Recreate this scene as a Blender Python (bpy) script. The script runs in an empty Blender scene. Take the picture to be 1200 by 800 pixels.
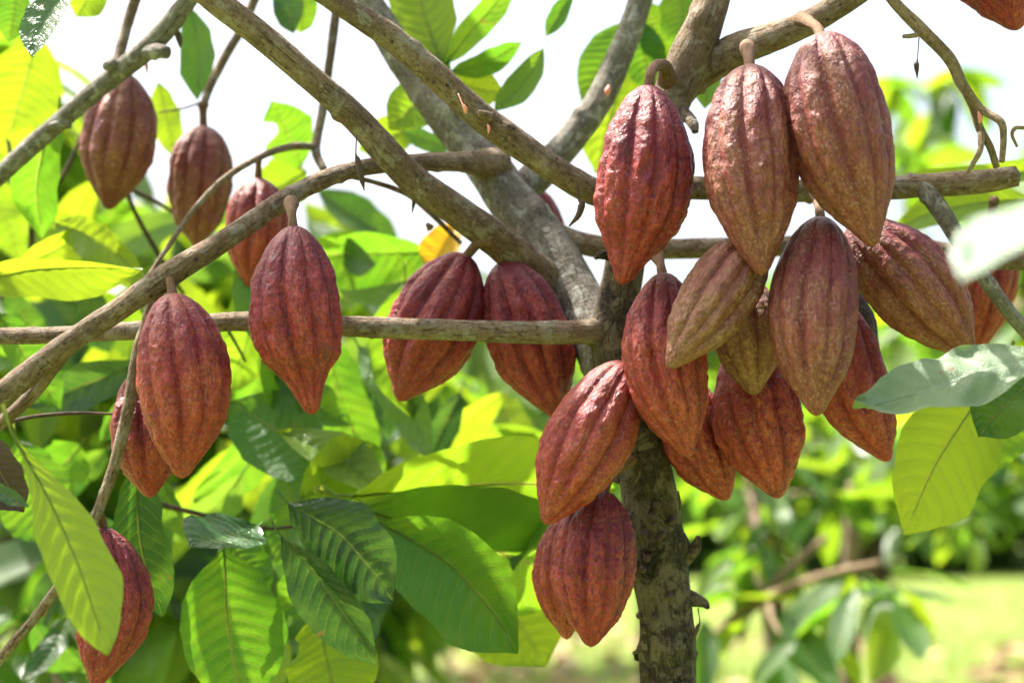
import bpy, math, random
import numpy as np
from mathutils import Vector, Matrix
R = math.radians
S = bpy.context.scene
COL = S.collection
random.seed(7)
rng = np.random.default_rng(11)

# ------------------------------------------------------------------ camera
CAM = Vector((0, 0, 1.30)); PITCH = R(6.0); FPX = 2000.0
cd = bpy.data.cameras.new('camera'); cam = bpy.data.objects.new('camera', cd); COL.objects.link(cam)
cam.location = CAM; cam.rotation_euler = (math.pi/2 + PITCH, 0, 0)
cd.sensor_width = 36; cd.lens = 60; cd.clip_start = 0.02; cd.clip_end = 2000
cd.dof.use_dof = True; cd.dof.focus_distance = 1.455; cd.dof.aperture_fstop = 3.6
S.camera = cam
# ------------------------------------------------------------------ light
SUN = Vector((-0.42, 0.23, 0.88)).normalized()
w = bpy.data.worlds.new('World'); S.world = w; w.use_nodes = True
nt = w.node_tree; nt.nodes.clear()
sky = nt.nodes.new('ShaderNodeTexSky'); sky.sky_type = 'NISHITA'; sky.sun_disc = False
sky.sun_elevation = math.asin(SUN.z); sky.sun_rotation = math.atan2(SUN.x, SUN.y)
sky.air_density = 1.0; sky.dust_density = 9.0; sky.ozone_density = 0.6; sky.altitude = 0
bg = nt.nodes.new('ShaderNodeBackground'); bg.inputs['Strength'].default_value = 0.122
wo = nt.nodes.new('ShaderNodeOutputWorld')
nt.links.new(sky.outputs[0], bg.inputs[0]); nt.links.new(bg.outputs[0], wo.inputs[0])
sl = bpy.data.lights.new('sun', 'SUN'); sl.energy = 4.9; sl.angle = R(0.55); sl.color = (1.0, 0.95, 0.86)
so = bpy.data.objects.new('sun', sl); COL.objects.link(so)
so.rotation_euler = SUN.to_track_quat('Z', 'Y').to_euler(); so.location = (-3, 1, 6)
S.view_settings.view_transform = 'Standard'; S.view_settings.look = 'None'
S.view_settings.exposure = 2.0; S.view_settings.gamma = 1.0
S.render.engine = 'CYCLES'
S.cycles.max_bounces = 6; S.cycles.diffuse_bounces = 3; S.cycles.transmission_bounces = 6
S.cycles.sample_clamp_indirect = 6

# ------------------------------------------------------------------ helpers
UPV = Vector((0, -math.sin(PITCH), math.cos(PITCH))); FWD = Vector((0, math.cos(PITCH), math.sin(PITCH)))
def at(px, py, d):
    return CAM + Vector((1, 0, 0))*((px-600)/FPX*d) + UPV*((400-py)/FPX*d) + FWD*d
def unit(v): return v/(np.linalg.norm(v, axis=-1, keepdims=True)+1e-12)
def _h(ix, iy, iz):
    n = (ix.astype(np.int64)*374761393 + iy.astype(np.int64)*668265263 + iz.astype(np.int64)*2147483647) & 0xffffffff
    n = ((n ^ (n >> 13))*1274126177) & 0xffffffff
    n = n ^ (n >> 16)
    return (n & 0xffff)/65535.0*2-1
def vnoise(p):
    i = np.floor(p).astype(np.int64); f = p-i; f = f*f*(3-2*f)
    x, y, z = i[..., 0], i[..., 1], i[..., 2]; fx, fy, fz = f[..., 0], f[..., 1], f[..., 2]
    def L(a, b, t): return a+(b-a)*t
    return L(L(L(_h(x, y, z), _h(x+1, y, z), fx), L(_h(x, y+1, z), _h(x+1, y+1, z), fx), fy),
             L(L(_h(x, y, z+1), _h(x+1, y, z+1), fx), L(_h(x, y+1, z+1), _h(x+1, y+1, z+1), fx), fy), fz)
def fbm(p, o=3):
    s = 0; a = 1.0; q = p
    for k in range(o):
        s = s+a*vnoise(q); a *= 0.5; q = q*2.03+17.3
    return s/1.6

ORG = {}
def origin(o): return ORG.get(o.name, Vector((0, 0, 0)))
def tag(o, label=None, cat=None, group=None, kind=None):
    if label: o['label'] = label
    if cat: o['category'] = cat
    if group: o['group'] = group
    if kind: o['kind'] = kind
    return o
def empty(name, loc, label=None, cat=None, group=None):
    o = bpy.data.objects.new(name, None); COL.objects.link(o); o.location = loc; o.empty_display_size = 0.1
    ORG[o.name] = Vector(loc); tag(o, label, cat, group); return o
def obj(name, V, F, mat, parent=None, org=None, attrs=None, uv=None, smooth=True):
    """one mesh object; V are world coordinates"""
    V = np.asarray(V, dtype=np.float64)
    base = Vector(org) if org is not None else (origin(parent) if parent else Vector((0, 0, 0)))
    me = bpy.data.meshes.new(name)
    Vl = (V-np.array(base)).astype(np.float32)
    if isinstance(F, np.ndarray):
        n, k = F.shape
        me.vertices.add(len(Vl)); me.vertices.foreach_set('co', Vl.ravel())
        me.loops.add(n*k); me.loops.foreach_set('vertex_index', F.astype(np.int32).ravel())
        me.polygons.add(n); me.polygons.foreach_set('loop_start', np.arange(0, n*k, k, dtype=np.int32))
        me.update(calc_edges=True); me.validate()
    else:
        me.from_pydata(Vl.tolist(), [], F)
    if attrs:
        for an, (ty, data) in attrs.items():
            a = me.attributes.new(an, ty, 'POINT')
            a.data.foreach_set('vector' if ty == 'FLOAT_VECTOR' else 'value', np.asarray(data, dtype=np.float32).ravel())
    if uv is not None:
        ul = me.uv_layers.new(name='UVMap'); li = np.empty(len(me.loops), dtype=np.int32)
        me.loops.foreach_get('vertex_index', li); ul.data.foreach_set('uv', np.asarray(uv, dtype=np.float32)[li].ravel())
    me.polygons.foreach_set('use_smooth', [smooth]*len(me.polygons))
    me.materials.append(mat)
    o = bpy.data.objects.new(name, me); COL.objects.link(o)
    o.location = base-(origin(parent) if parent else Vector((0, 0, 0)))
    if parent: o.parent = parent
    ORG[o.name] = base
    return o
def grid_faces(nr, nc, wrap):
    i = np.arange(nr-1)[:, None]; j = np.arange(nc if wrap else nc-1)[None, :]; j2 = (j+1) % nc
    a = i*nc+j; b = i*nc+j2; c = (i+1)*nc+j2; d = (i+1)*nc+j
    return np.stack([a, b, c, d], -1).reshape(-1, 4)
def spline(P, step):
    P = np.asarray(P, float); out = []
    E = np.vstack([2*P[0]-P[1], P, 2*P[-1]-P[-2]])
    for k in range(len(P)-1):
        p0, p1, p2, p3 = E[k:k+4]; L = np.linalg.norm(p2[:3]-p1[:3]); n = max(2, int(L/step))
        t = np.linspace(0, 1, n, endpoint=False)[:, None]
        out.append(0.5*((2*p1)+(-p0+p2)*t+(2*p0-5*p1+4*p2-p3)*t*t+(-p0+3*p1-3*p2+p3)*t**3))
    out.append(P[-1:]); return np.vstack(out)
def tube(P, ring=14, step=0.006, lump=0.10, seed=0, knots=0, caps=True):
    """P rows x,y,z,radius. returns V, F, co"""
    Q = spline(P, step); C = Q[:, :3]; r = np.maximum(Q[:, 3], 0.0004)
    T = unit(np.gradient(C, axis=0)); n = len(C)
    N = np.zeros_like(C); a = np.array([0.13, -0.97, 0.2]); v = a-T[0]*a.dot(T[0]); N[0] = v/np.linalg.norm(v)
    for k in range(1, n):
        v = N[k-1]-T[k]*N[k-1].dot(T[k]); N[k] = v/np.linalg.norm(v)
    B = np.cross(T, N); th = np.linspace(0, 2*np.pi, ring, endpoint=False)
    s = np.concatenate([[0], np.cumsum(np.linalg.norm(np.diff(C, axis=0), axis=1))])
    cs, sn = np.cos(th)[None, :, None], np.sin(th)[None, :, None]
    D = N[:, None]*cs+B[:, None]*sn
    co = np.stack([np.cos(th)[None]*r[:, None], np.sin(th)[None]*r[:, None], np.repeat(s[:, None], ring, 1)], -1)
    R_ = np.repeat(r[:, None], ring, 1)
    rm = r.mean()
    m = 1+lump*fbm(co*np.array([.5, .5, .35])/rm+seed*3.7, 3)+lump*.35*fbm(co*np.array([3, 3, 1.2])/rm+seed, 2)
    rs = np.random.default_rng(seed+5)
    for k in range(knots):
        s0 = rs.uniform(0.02, .98)*s[-1]; t0 = rs.uniform(0, 2*np.pi); rk = rs.uniform(.22, .5)
        rr = np.interp(s0, s, r); dth = np.angle(np.exp(1j*(th-t0)))[None]
        d2 = (dth/rk)**2+((s[:, None]-s0)/(rr*rk*.8))**2
        m = m+rs.uniform(.12, .35)*np.exp(-d2)-0.14*np.exp(-d2*9)
    V = C[:, None]+D*(R_*m)[..., None]
    V = V.reshape(-1, 3); F = grid_faces(n, ring, True); co = co.reshape(-1, 3)
    if caps:
        V = np.vstack([V, C[0]-T[0]*r[0]*.25, C[-1]+T[-1]*r[-1]*.35]); k0 = len(V)-2
        co = np.vstack([co, [0, 0, 0], [0, 0, s[-1]]])
        j = np.arange(ring); j2 = (j+1) % ring
        F = np.vstack([F, np.stack([j2, j, np.full(ring, k0), np.full(ring, k0)], -1),
                       np.stack([(n-1)*ring+j, (n-1)*ring+j2, np.full(ring, k0+1), np.full(ring, k0+1)], -1)])
    return V, F, co+seed*0.731
def polys(F): return [tuple(dict.fromkeys(f)) for f in F.tolist()]
def px_path(pts): return np.array([[*at(x, y, d), w_*d/FPX/2] for (x, y, d, w_) in pts])
def merge(parts):
    Vs, Fs, Cs, n = [], [], [], 0
    for V, F, C in parts:
        Vs.append(V); Fs.append(F+n); Cs.append(C); n += len(V)
    return np.vstack(Vs), np.vstack(Fs), np.vstack(Cs)
def tube_obj(name, P, mat, parent, **k):
    V, F, co = tube(P, **k)
    return obj(name, V, polys(F), mat, parent, attrs={'co': ('FLOAT_VECTOR', co)})

# ------------------------------------------------------------------ materials
class NT:
    def __init__(s, name):
        s.m = bpy.data.materials.new(name); s.m.use_nodes = True; s.t = s.m.node_tree; s.t.nodes.clear()
        s.out = s.n('ShaderNodeOutputMaterial')
    def n(s, ty, **kw):
        x = s.t.nodes.new(ty)
        for k, v in kw.items(): setattr(x, k, v)
        return x
    def set(s, node, name, v):
        if isinstance(v, bpy.types.NodeSocket): s.t.links.new(v, node.inputs[name])
        else: node.inputs[name].default_value = v
    def attr(s, name): return s.n('ShaderNodeAttribute', attribute_name=name)
    def math(s, op, a, b=0.0, c=None, clamp=False):
        x = s.n('ShaderNodeMath', operation=op); x.use_clamp = clamp
        s.set(x, 0, a); s.set(x, 1, b)
        if c is not None: s.set(x, 2, c)
        return x.outputs[0]
    def map(s, v, a, b, c=0.0, d=1.0):
        x = s.n('ShaderNodeMapRange', interpolation_type='SMOOTHSTEP')
        for i, q in enumerate((v, a, b, c, d)): s.set(x, i, q)
        return x.outputs[0]
    def noise(s, vec, scale, detail=4, rough=.55, dist=0.0):
        x = s.n('ShaderNodeTexNoise'); s.set(x, 'Vector', vec); s.set(x, 'Scale', scale); s.set(x, 'Detail', detail)
        s.set(x, 'Roughness', rough); s.set(x, 'Distortion', dist); return x.outputs['Fac']
    def voro(s, vec, scale, feature='F1'):
        x = s.n('ShaderNodeTexVoronoi', feature=feature); s.set(x, 'Vector', vec); s.set(x, 'Scale', scale); return x
    def scale(s, vec, x, y, z):
        m = s.n('ShaderNodeMapping'); s.set(m, 'Vector', vec); m.inputs['Scale'].default_value = (x, y, z); return m.outputs[0]
    def mix(s, f, a, b):
        x = s.n('ShaderNodeMix', data_type='RGBA'); s.set(x, 0, f)
        for k, v in ((6, a), (7, b)):
            if isinstance(v, tuple) and len(v) == 3: v = (*v, 1)
            s.set(x, k, v)
        return x.outputs[2]
    def bump(s, h, dist, st=1.0, normal=None):
        x = s.n('ShaderNodeBump'); s.set(x, 'Height', h); s.set(x, 'Distance', dist); s.set(x, 'Strength', st)
        if normal is not None: s.set(x, 'Normal', normal)
        return x.outputs[0]
    def bsdf(s, color, rough, normal=None, spec=.5, **kw):
        b = s.n('ShaderNodeBsdfPrincipled'); s.set(b, 'Base Color', (*color, 1) if isinstance(color, tuple) and len(color) == 3 else color)
        s.set(b, 'Roughness', rough); s.set(b, 'Specular IOR Level', spec)
        if normal is not None: s.set(b, 'Normal', normal)
        for k, v in kw.items(): s.set(b, k, v)
        return b.outputs[0]
    def done(s, sh): s.t.links.new(sh, s.out.inputs[0]); return s.m

def pod_material(name, skin, blush, ripe, furrow, ripe_amt, wrinkle=1.5, fac=(.80, .40, .43), dust=.25):
    skin, blush, ripe, furrow = [tuple(x*k for x, k in zip(q, fac)) for q in (skin, blush, ripe, furrow)]
    """skin: main colour; blush: darker purple towards the stalk; ripe: tan-olive patches; furrow: line colour"""
    m = NT(name); co = m.attr('co').outputs['Vector']; fu = m.attr('furrow').outputs['Fac']; t = m.attr('along').outputs['Fac']; rd = m.attr('crest').outputs['Fac']
    n1 = m.noise(co, 28, 4, .6); n2 = m.noise(co, 95, 5, .65); n3 = m.noise(m.scale(co, 1, 1, .3), 260, 4, .6); n4 = m.noise(co, 900, 2, .6)
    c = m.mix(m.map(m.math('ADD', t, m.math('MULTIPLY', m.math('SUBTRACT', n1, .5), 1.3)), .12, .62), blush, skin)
    c = m.mix(m.math('MULTIPLY', m.map(m.math('ADD', n2, m.math('MULTIPLY', m.math('SUBTRACT', n1, .5), .9)), .44, .66), ripe_amt), c, ripe)
    c = m.mix(m.math('MULTIPLY', m.map(n3, .5, .72), .30), c, tuple(min(1, x*1.5+.01) for x in ripe))
    wr = m.noise(m.scale(co, 1, 1, .6), 340, 4, .7, 1.2)
    c = m.mix(m.math('MULTIPLY', m.map(wr, .49, .36), .8), c, tuple(x*.45 for x in blush))
    pk = m.noise(co, 45, 4, .7, .4)
    c = m.mix(m.math('MULTIPLY', m.map(pk, .54, .66), .35), c, tuple(min(1, a*1.35+b_) for a, b_ in zip(skin, (.03, .01, .02))))
    c = m.mix(m.math('MULTIPLY', m.map(n2, .50, .30), .45), c, blush)
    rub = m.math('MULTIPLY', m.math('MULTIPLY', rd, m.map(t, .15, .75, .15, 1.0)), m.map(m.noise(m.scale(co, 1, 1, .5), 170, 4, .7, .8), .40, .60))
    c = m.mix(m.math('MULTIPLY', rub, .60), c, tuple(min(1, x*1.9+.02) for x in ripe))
    c = m.mix(m.math('MULTIPLY', fu, .85), c, furrow)
    vs = m.voro(co, 420).outputs['Distance']
    c = m.mix(m.math('MULTIPLY', m.map(n4, .58, .75), .35), c, tuple(x*.35 for x in skin))
    # scars and scuffs
    sc = m.noise(m.scale(co, 1, 1, .22), 130, 5, .7, 1.5)
    c = m.mix(m.math('MULTIPLY', m.map(sc, .63, .72), .55), c, (.25, .15, .09))
    sp = m.map(m.voro(co, 60).outputs['Distance'], .10, .04)
    c = m.mix(m.math('MULTIPLY', sp, .6), c, (.05, .02, .015))
    b1 = m.bump(m.noise(m.scale(co, 1, 1, .45), 150, 4, .6, .8), .0022*wrinkle, .8)
    b2 = m.bump(vs, .0008*wrinkle, .28, m.bump(wr, .0012, .6, b1))
    b3 = m.bump(n4, .0005, .5, b2)
    gr = m.noise(m.scale(co, 1, 1, .35), 620, 3, .7, .8)
    c = m.mix(m.math('MULTIPLY', m.map(gr, .52, .40), .45), c, tuple(x*.4 for x in blush))
    c = m.mix(m.math('MULTIPLY', m.map(gr, .58, .70), .30), c, tuple(min(1, x*1.9+.015) for x in ripe))
    c = m.mix(m.math('MULTIPLY', m.map(m.noise(co, 20, 5, .72, .3), .60, .66), .6), c, tuple(x*.5+.008 for x in blush))
    b3 = m.bump(gr, .0008, .6, b3)
    dm = m.noise(m.scale(co, 1, 1, .6), 520, 2, .6)
    c = m.mix(m.math('MULTIPLY', m.math('MULTIPLY', m.map(dm, .55, .66), m.map(n1, .35, .6)), dust), c, (.40, .27, .22))
    rg = m.map(n2, .3, .7, .31, .56)
    return m.done(m.bsdf(c, rg, b3, .38))
POD = {
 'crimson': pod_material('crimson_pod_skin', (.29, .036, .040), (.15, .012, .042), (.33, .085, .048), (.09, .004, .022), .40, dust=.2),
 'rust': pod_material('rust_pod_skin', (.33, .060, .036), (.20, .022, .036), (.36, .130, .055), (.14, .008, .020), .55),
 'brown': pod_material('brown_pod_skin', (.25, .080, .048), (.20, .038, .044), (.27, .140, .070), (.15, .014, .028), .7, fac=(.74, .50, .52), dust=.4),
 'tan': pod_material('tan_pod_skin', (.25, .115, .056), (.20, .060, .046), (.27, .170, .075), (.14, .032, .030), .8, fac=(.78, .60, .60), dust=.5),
 'dark': pod_material('shade_dark_pod_skin', (.035, .022, .016), (.02, .012, .010), (.06, .045, .03), (.012, .008, .007), .5),  # near-black skin colour stands for the shade on a pod further back
}
def bark_material(name, c1, c2, c3, dark, lichen=0.0, lich_c=(.35, .37, .30), bumpk=1.0, patch=0.0):
    c1, c2, c3, dark, lich_c = [tuple(x*.62 for x in q) for q in (c1, c2, c3, dark, lich_c)]
    m = NT(name); co = m.attr('co').outputs['Vector']
    n1 = m.noise(co, 35, 4, .6); n2 = m.noise(m.scale(co, 1, 1, .25), 240, 5, .65); n3 = m.noise(m.scale(co, .35, .35, 1.6), 170, 3, .6, .6); n4 = m.noise(co, 800, 3, .6)
    c = m.mix(m.map(n1, .35, .65), c1, c2)
    c = m.mix(m.math('MULTIPLY', m.map(n2, .45, .7), .7), c, c3)
    c = m.mix(m.math('MULTIPLY', m.map(n3, .60, .72), .45), c, dark)
    c = m.mix(m.math('MULTIPLY', m.map(m.noise(co, 16, 5, .65, .6), .56, .44), .65), c, tuple(.5*(a+b) for a, b in zip(c1, dark)))
    c = m.mix(m.math('MULTIPLY', m.map(m.noise(m.scale(co, 1, 1, .5), 420, 4, .75), .50, .38), .6), c, dark)
    c = m.mix(m.math('MULTIPLY', m.map(m.noise(m.scale(co, 1, 1, .7), 210, 5, .7, .5), .58, .68), .5), c, tuple(min(1, x*1.35) for x in c3))
    sp = m.map(m.voro(co, 70).outputs['Distance'], .17, .07)
    c = m.mix(m.math('MULTIPLY', sp, .8), c, dark)
    if lichen: c = m.mix(m.math('MULTIPLY', m.map(m.noise(co, 60, 5, .7, .5), .52, .62), lichen), c, lich_c)
    if patch: c = m.mix(m.math('MULTIPLY', m.map(m.noise(co, 26, 6, .72, 1.0), .50, .56), patch), c, tuple(x*1.1 for x in c3)); c = m.mix(m.math('MULTIPLY', m.map(m.noise(co, 33, 6, .75, .8), .56, .62), .85), c, dark)
    crack = m.noise(m.scale(co, 1, 1, .12), 330, 3, .6, 1.0)
    c = m.mix(m.math('MULTIPLY', m.map(crack, .40, .30), .7), c, dark)
    b = m.bump(n2, .0035*bumpk, .9); b = m.bump(m.map(crack, .42, .30), -.002*bumpk, .7, b)
    b = m.bump(n3, .002*bumpk, .5, b); b = m.bump(n4, .0006, .6, b)
    return m.done(m.bsdf(c, .85, b, .25))
BARK = {
 'brown': bark_material('brown_branch_bark', (.27, .175, .105), (.33, .24, .155), (.44, .36, .26), (.05, .03, .02), .5, (.43, .41, .34), 1.4),
 'grey': bark_material('grey_branch_bark', (.24, .21, .165), (.33, .30, .25), (.42, .39, .33), (.07, .05, .035), .7, (.52, .52, .46), 1.4),
 'trunk': bark_material('mossy_shaded_trunk_bark', (.085, .060, .036), (.145, .105, .064), (.29, .23, .155), (.012, .009, .006), .4, (.26, .22, .14), 2.4, .6),  # mossy bark, its colours darkened for the shade around the lower trunk
 'twig': bark_material('pale_twig_bark', (.34, .24, .13), (.40, .30, .18), (.46, .36, .22), (.10, .06, .035)),
 'dark': bark_material('dark_twig_bark', (.10, .062, .040), (.15, .10, .062), (.20, .145, .09), (.03, .018, .012)),
 'stalk': bark_material('pod_stalk_skin', (.20, .11, .06), (.25, .15, .085), (.30, .20, .12), (.13, .06, .035), bumpk=.5),
}
def leaf_material(name, dark, mid, young, t_dark, t_mid, t_young, gloss=.32, tmix=.5, holes=False):
    m = NT(name); tone = m.attr('tone').outputs['Fac']; uvn = m.n('ShaderNodeUVMap'); sep = m.n('ShaderNodeSeparateXYZ')
    m.t.links.new(uvn.outputs[0], sep.inputs[0]); u, v = sep.outputs[0], sep.outputs[1]
    av = m.math('ABSOLUTE', m.math('MULTIPLY', m.math('SUBTRACT', v, .5), 2.0))
    s = m.math('MULTIPLY', m.math('SUBTRACT', u, m.math('MULTIPLY', m.math('POWER', av, 1.35), .16)), 11.5)
    fr = m.math('MULTIPLY', m.math('ABSOLUTE', m.math('SUBTRACT', m.math('FRACT', s), .5)), 2.0)
    vein = m.map(fr, .90, .99); mid_rib = m.map(av, .045, .015)
    vein = m.math('MULTIPLY', vein, m.map(av, 1.0, .7))
    vm = m.math('MAXIMUM', m.math('MULTIPLY', vein, .65), mid_rib)
    geo = m.n('ShaderNodeNewGeometry').outputs['Position']
    n1 = m.noise(geo, 22, 4, .6); n2 = m.noise(geo, 160, 3, .6)
    net = m.voro(geo, 330, 'DISTANCE_TO_EDGE').outputs['Distance']; netm = m.map(net, .10, .0)
    def ramp(a, b, c):
        x = m.mix(m.map(tone, .0, .5), a, b); return m.mix(m.map(tone, .5, 1.0), x, c)
    top = ramp(dark, mid, young); tr = ramp(t_dark, t_mid, t_young)
    mul = lambda c, k: tuple(x*k for x in c)
    top = m.mix(m.math('MULTIPLY', m.map(n1, .42, .7), .35), top, mul(young, .8))
    tr = m.mix(m.math('MULTIPLY', m.map(n1, .4, .7), .30), tr, t_young)
    tr = m.mix(m.math('MULTIPLY', netm, .18), tr, mul(t_mid, .6))
    top = m.mix(m.math('MULTIPLY', vm, .6), top, mul(young, 1.3)); tr = m.mix(m.math('MULTIPLY', vm, .75), tr, (.36, .38, .06))
    tr = m.mix(m.math('MULTIPLY', m.math('MULTIPLY', m.map(fr, .78, .88), m.map(fr, .95, .90)), .35), tr, mul(t_mid, .5))
    # brown nibbled spots
    hn = m.noise(geo, 34, 4, .62)
    br = m.math('MULTIPLY', m.map(hn, .68, .735), .9)
    top = m.mix(br, top, (.16, .09, .03)); tr = m.mix(br, tr, (.22, .10, .02))
    b = m.bump(vm, .0006, .35); b = m.bump(n2, .0004, .25, b); b = m.bump(netm, -.0004, .5, b)
    p = m.bsdf(top, m.map(n1, .3, .7, gloss-.05, gloss+.12), b, .5)
    q = m.n('ShaderNodeBsdfTranslucent'); m.set(q, 'Color', tr); m.set(q, 'Normal', b)
    x = m.n('ShaderNodeMixShader'); m.set(x, 0, tmix); m.t.links.new(p, x.inputs[1]); m.t.links.new(q.outputs[0], x.inputs[2])
    if holes:
        y = m.n('ShaderNodeMixShader'); z = m.n('ShaderNodeBsdfTransparent')
        m.set(y, 0, m.math('GREATER_THAN', hn, .745)); m.t.links.new(x.outputs[0], y.inputs[1]); m.t.links.new(z.outputs[0], y.inputs[2]); x = y
    return m.done(x.outputs[0])
LEAF = leaf_material('cacao_leaf_blade', (.016, .044, .014), (.032, .085, .016), (.085, .15, .018),
                     (.03, .11, .010), (.115, .29, .010), (.33, .45, .012), .33, .52)
LEAFH = leaf_material('nibbled_cacao_leaf_blade', (.016, .044, .014), (.032, .085, .016), (.085, .15, .018),
                     (.03, .11, .010), (.115, .29, .010), (.33, .45, .012), .33, .52, True)
LEAFG = leaf_material('glossy_cacao_leaf_blade', (.018, .048, .024), (.030, .085, .026), (.07, .15, .04),
                      (.03, .10, .012), (.09, .24, .02), (.25, .42, .03), .24, .30)
LEAFP = leaf_material('sky_paled_leaf_blade', (.045, .085, .055), (.10, .155, .105), (.16, .22, .13),
                      (.05, .14, .02), (.10, .22, .04), (.25, .40, .05), .42, .25)  # grey-green blade, its colours paled to stand for the sky reflected on it
LEAFY = leaf_material('yellowed_leaf_blade', (.45, .26, .02), (.55, .33, .02), (.62, .40, .03),
                      (.6, .28, .01), (.75, .36, .01), (.8, .45, .02), .4, .5)
LEAFB = leaf_material('withered_leaf_blade', (.05, .028, .022), (.07, .04, .03), (.12, .07, .045),
                      (.05, .02, .01), (.06, .03, .01), (.08, .04, .02), .5, .15)
mm = NT('dried_flower_tissue'); DRY = mm.done(mm.bsdf(mm.mix(mm.noise(mm.n('ShaderNodeNewGeometry').outputs['Position'], 600), (.02, .012, .01), (.09, .05, .03)), .8))
mm = NT('pink_bud_skin'); PINK = mm.done(mm.bsdf(mm.mix(mm.noise(mm.n('ShaderNodeNewGeometry').outputs['Position'], 500), (.6, .12, .09), (.7, .35, .28)), .5))

# ------------------------------------------------------------------ ground
def ground():
    m = NT('mown_grass_ground'); g = m.n('ShaderNodeNewGeometry').outputs['Position']
    n1 = m.noise(g, .7, 5, .6); n2 = m.noise(g, 9, 5, .7); n3 = m.noise(g, 60, 3, .6)
    c = m.mix(m.map(n2, .35, .65), (.085, .14, .024), (.17, .22, .05))
    c = m.mix(m.map(n1, .56, .70), c, (.24, .20, .10))
    c = m.mix(m.math('MULTIPLY', m.map(n3, .55, .7), .6), c, (.22, .24, .08))
    mat = m.done(m.bsdf(c, .9, m.bump(n3, .02, .6, m.bump(n2, .05, .5)), .2))
    xs = np.concatenate([-np.geomspace(900, 1, 40), np.linspace(-.9, .9, 7), np.geomspace(1, 900, 40)])
    X, Y = np.meshgrid(xs, xs+8); Z = .05*vnoise(np.stack([X*.35, Y*.35, X*0], -1))*(np.hypot(X, Y) < 80)
    V = np.stack([X, Y, Z], -1).reshape(-1, 3)
    tag(obj('ground', V, grid_faces(len(xs), len(xs), False), mat), kind='structure')
ground()
def grass():
    m = NT('grass_blade'); tone = m.attr('tone').outputs['Fac']
    c = m.mix(tone, (.06, .12, .018), (.22, .26, .06))
    q = m.n('ShaderNodeBsdfTranslucent'); m.set(q, 'Color', m.mix(tone, (.16, .30, .02), (.38, .42, .06)))
    x = m.n('ShaderNodeMixShader'); m.set(x, 0, .4); m.t.links.new(m.bsdf(c, .5), x.inputs[1]); m.t.links.new(q.outputs[0], x.inputs[2])
    mat = m.done(x.outputs[0]); N = 80000
    Y = rng.uniform(6, 42, N); X = rng.uniform(-.42, .42, N)*Y
    keep = fbm(np.stack([X*1.4, Y*1.4, X*0], -1), 3) > -.25; X, Y = X[keep], Y[keep]; N = len(X)
    h = rng.uniform(.04, .13, N); a = rng.uniform(0, 2*np.pi, N); wv = rng.uniform(.006, .014, N); l = rng.uniform(.02, .08, N)
    Z = .05*vnoise(np.stack([X*.35, Y*.35, X*0], -1)); P = np.stack([X, Y, Z-.01], -1)
    sd = np.stack([np.cos(a), np.sin(a), a*0], -1)*wv[:, None]; ln = np.stack([-np.sin(a)*l, np.cos(a)*l, h], -1)
    V = np.stack([P-sd, P+sd, P+ln*.6+sd*.7-[0, 0, .0], P+ln], 1).reshape(-1, 3)
    F = (np.arange(N)[:, None]*4+np.array([[0, 1, 2, 3]]))
    tag(obj('grass', V, F, mat, attrs={'tone': ('FLOAT', np.repeat(rng.uniform(0, 1, N), 4))}), kind='stuff',
        label='short sunlit grass growing on the ground between the trees', cat='grass')
grass()

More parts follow.
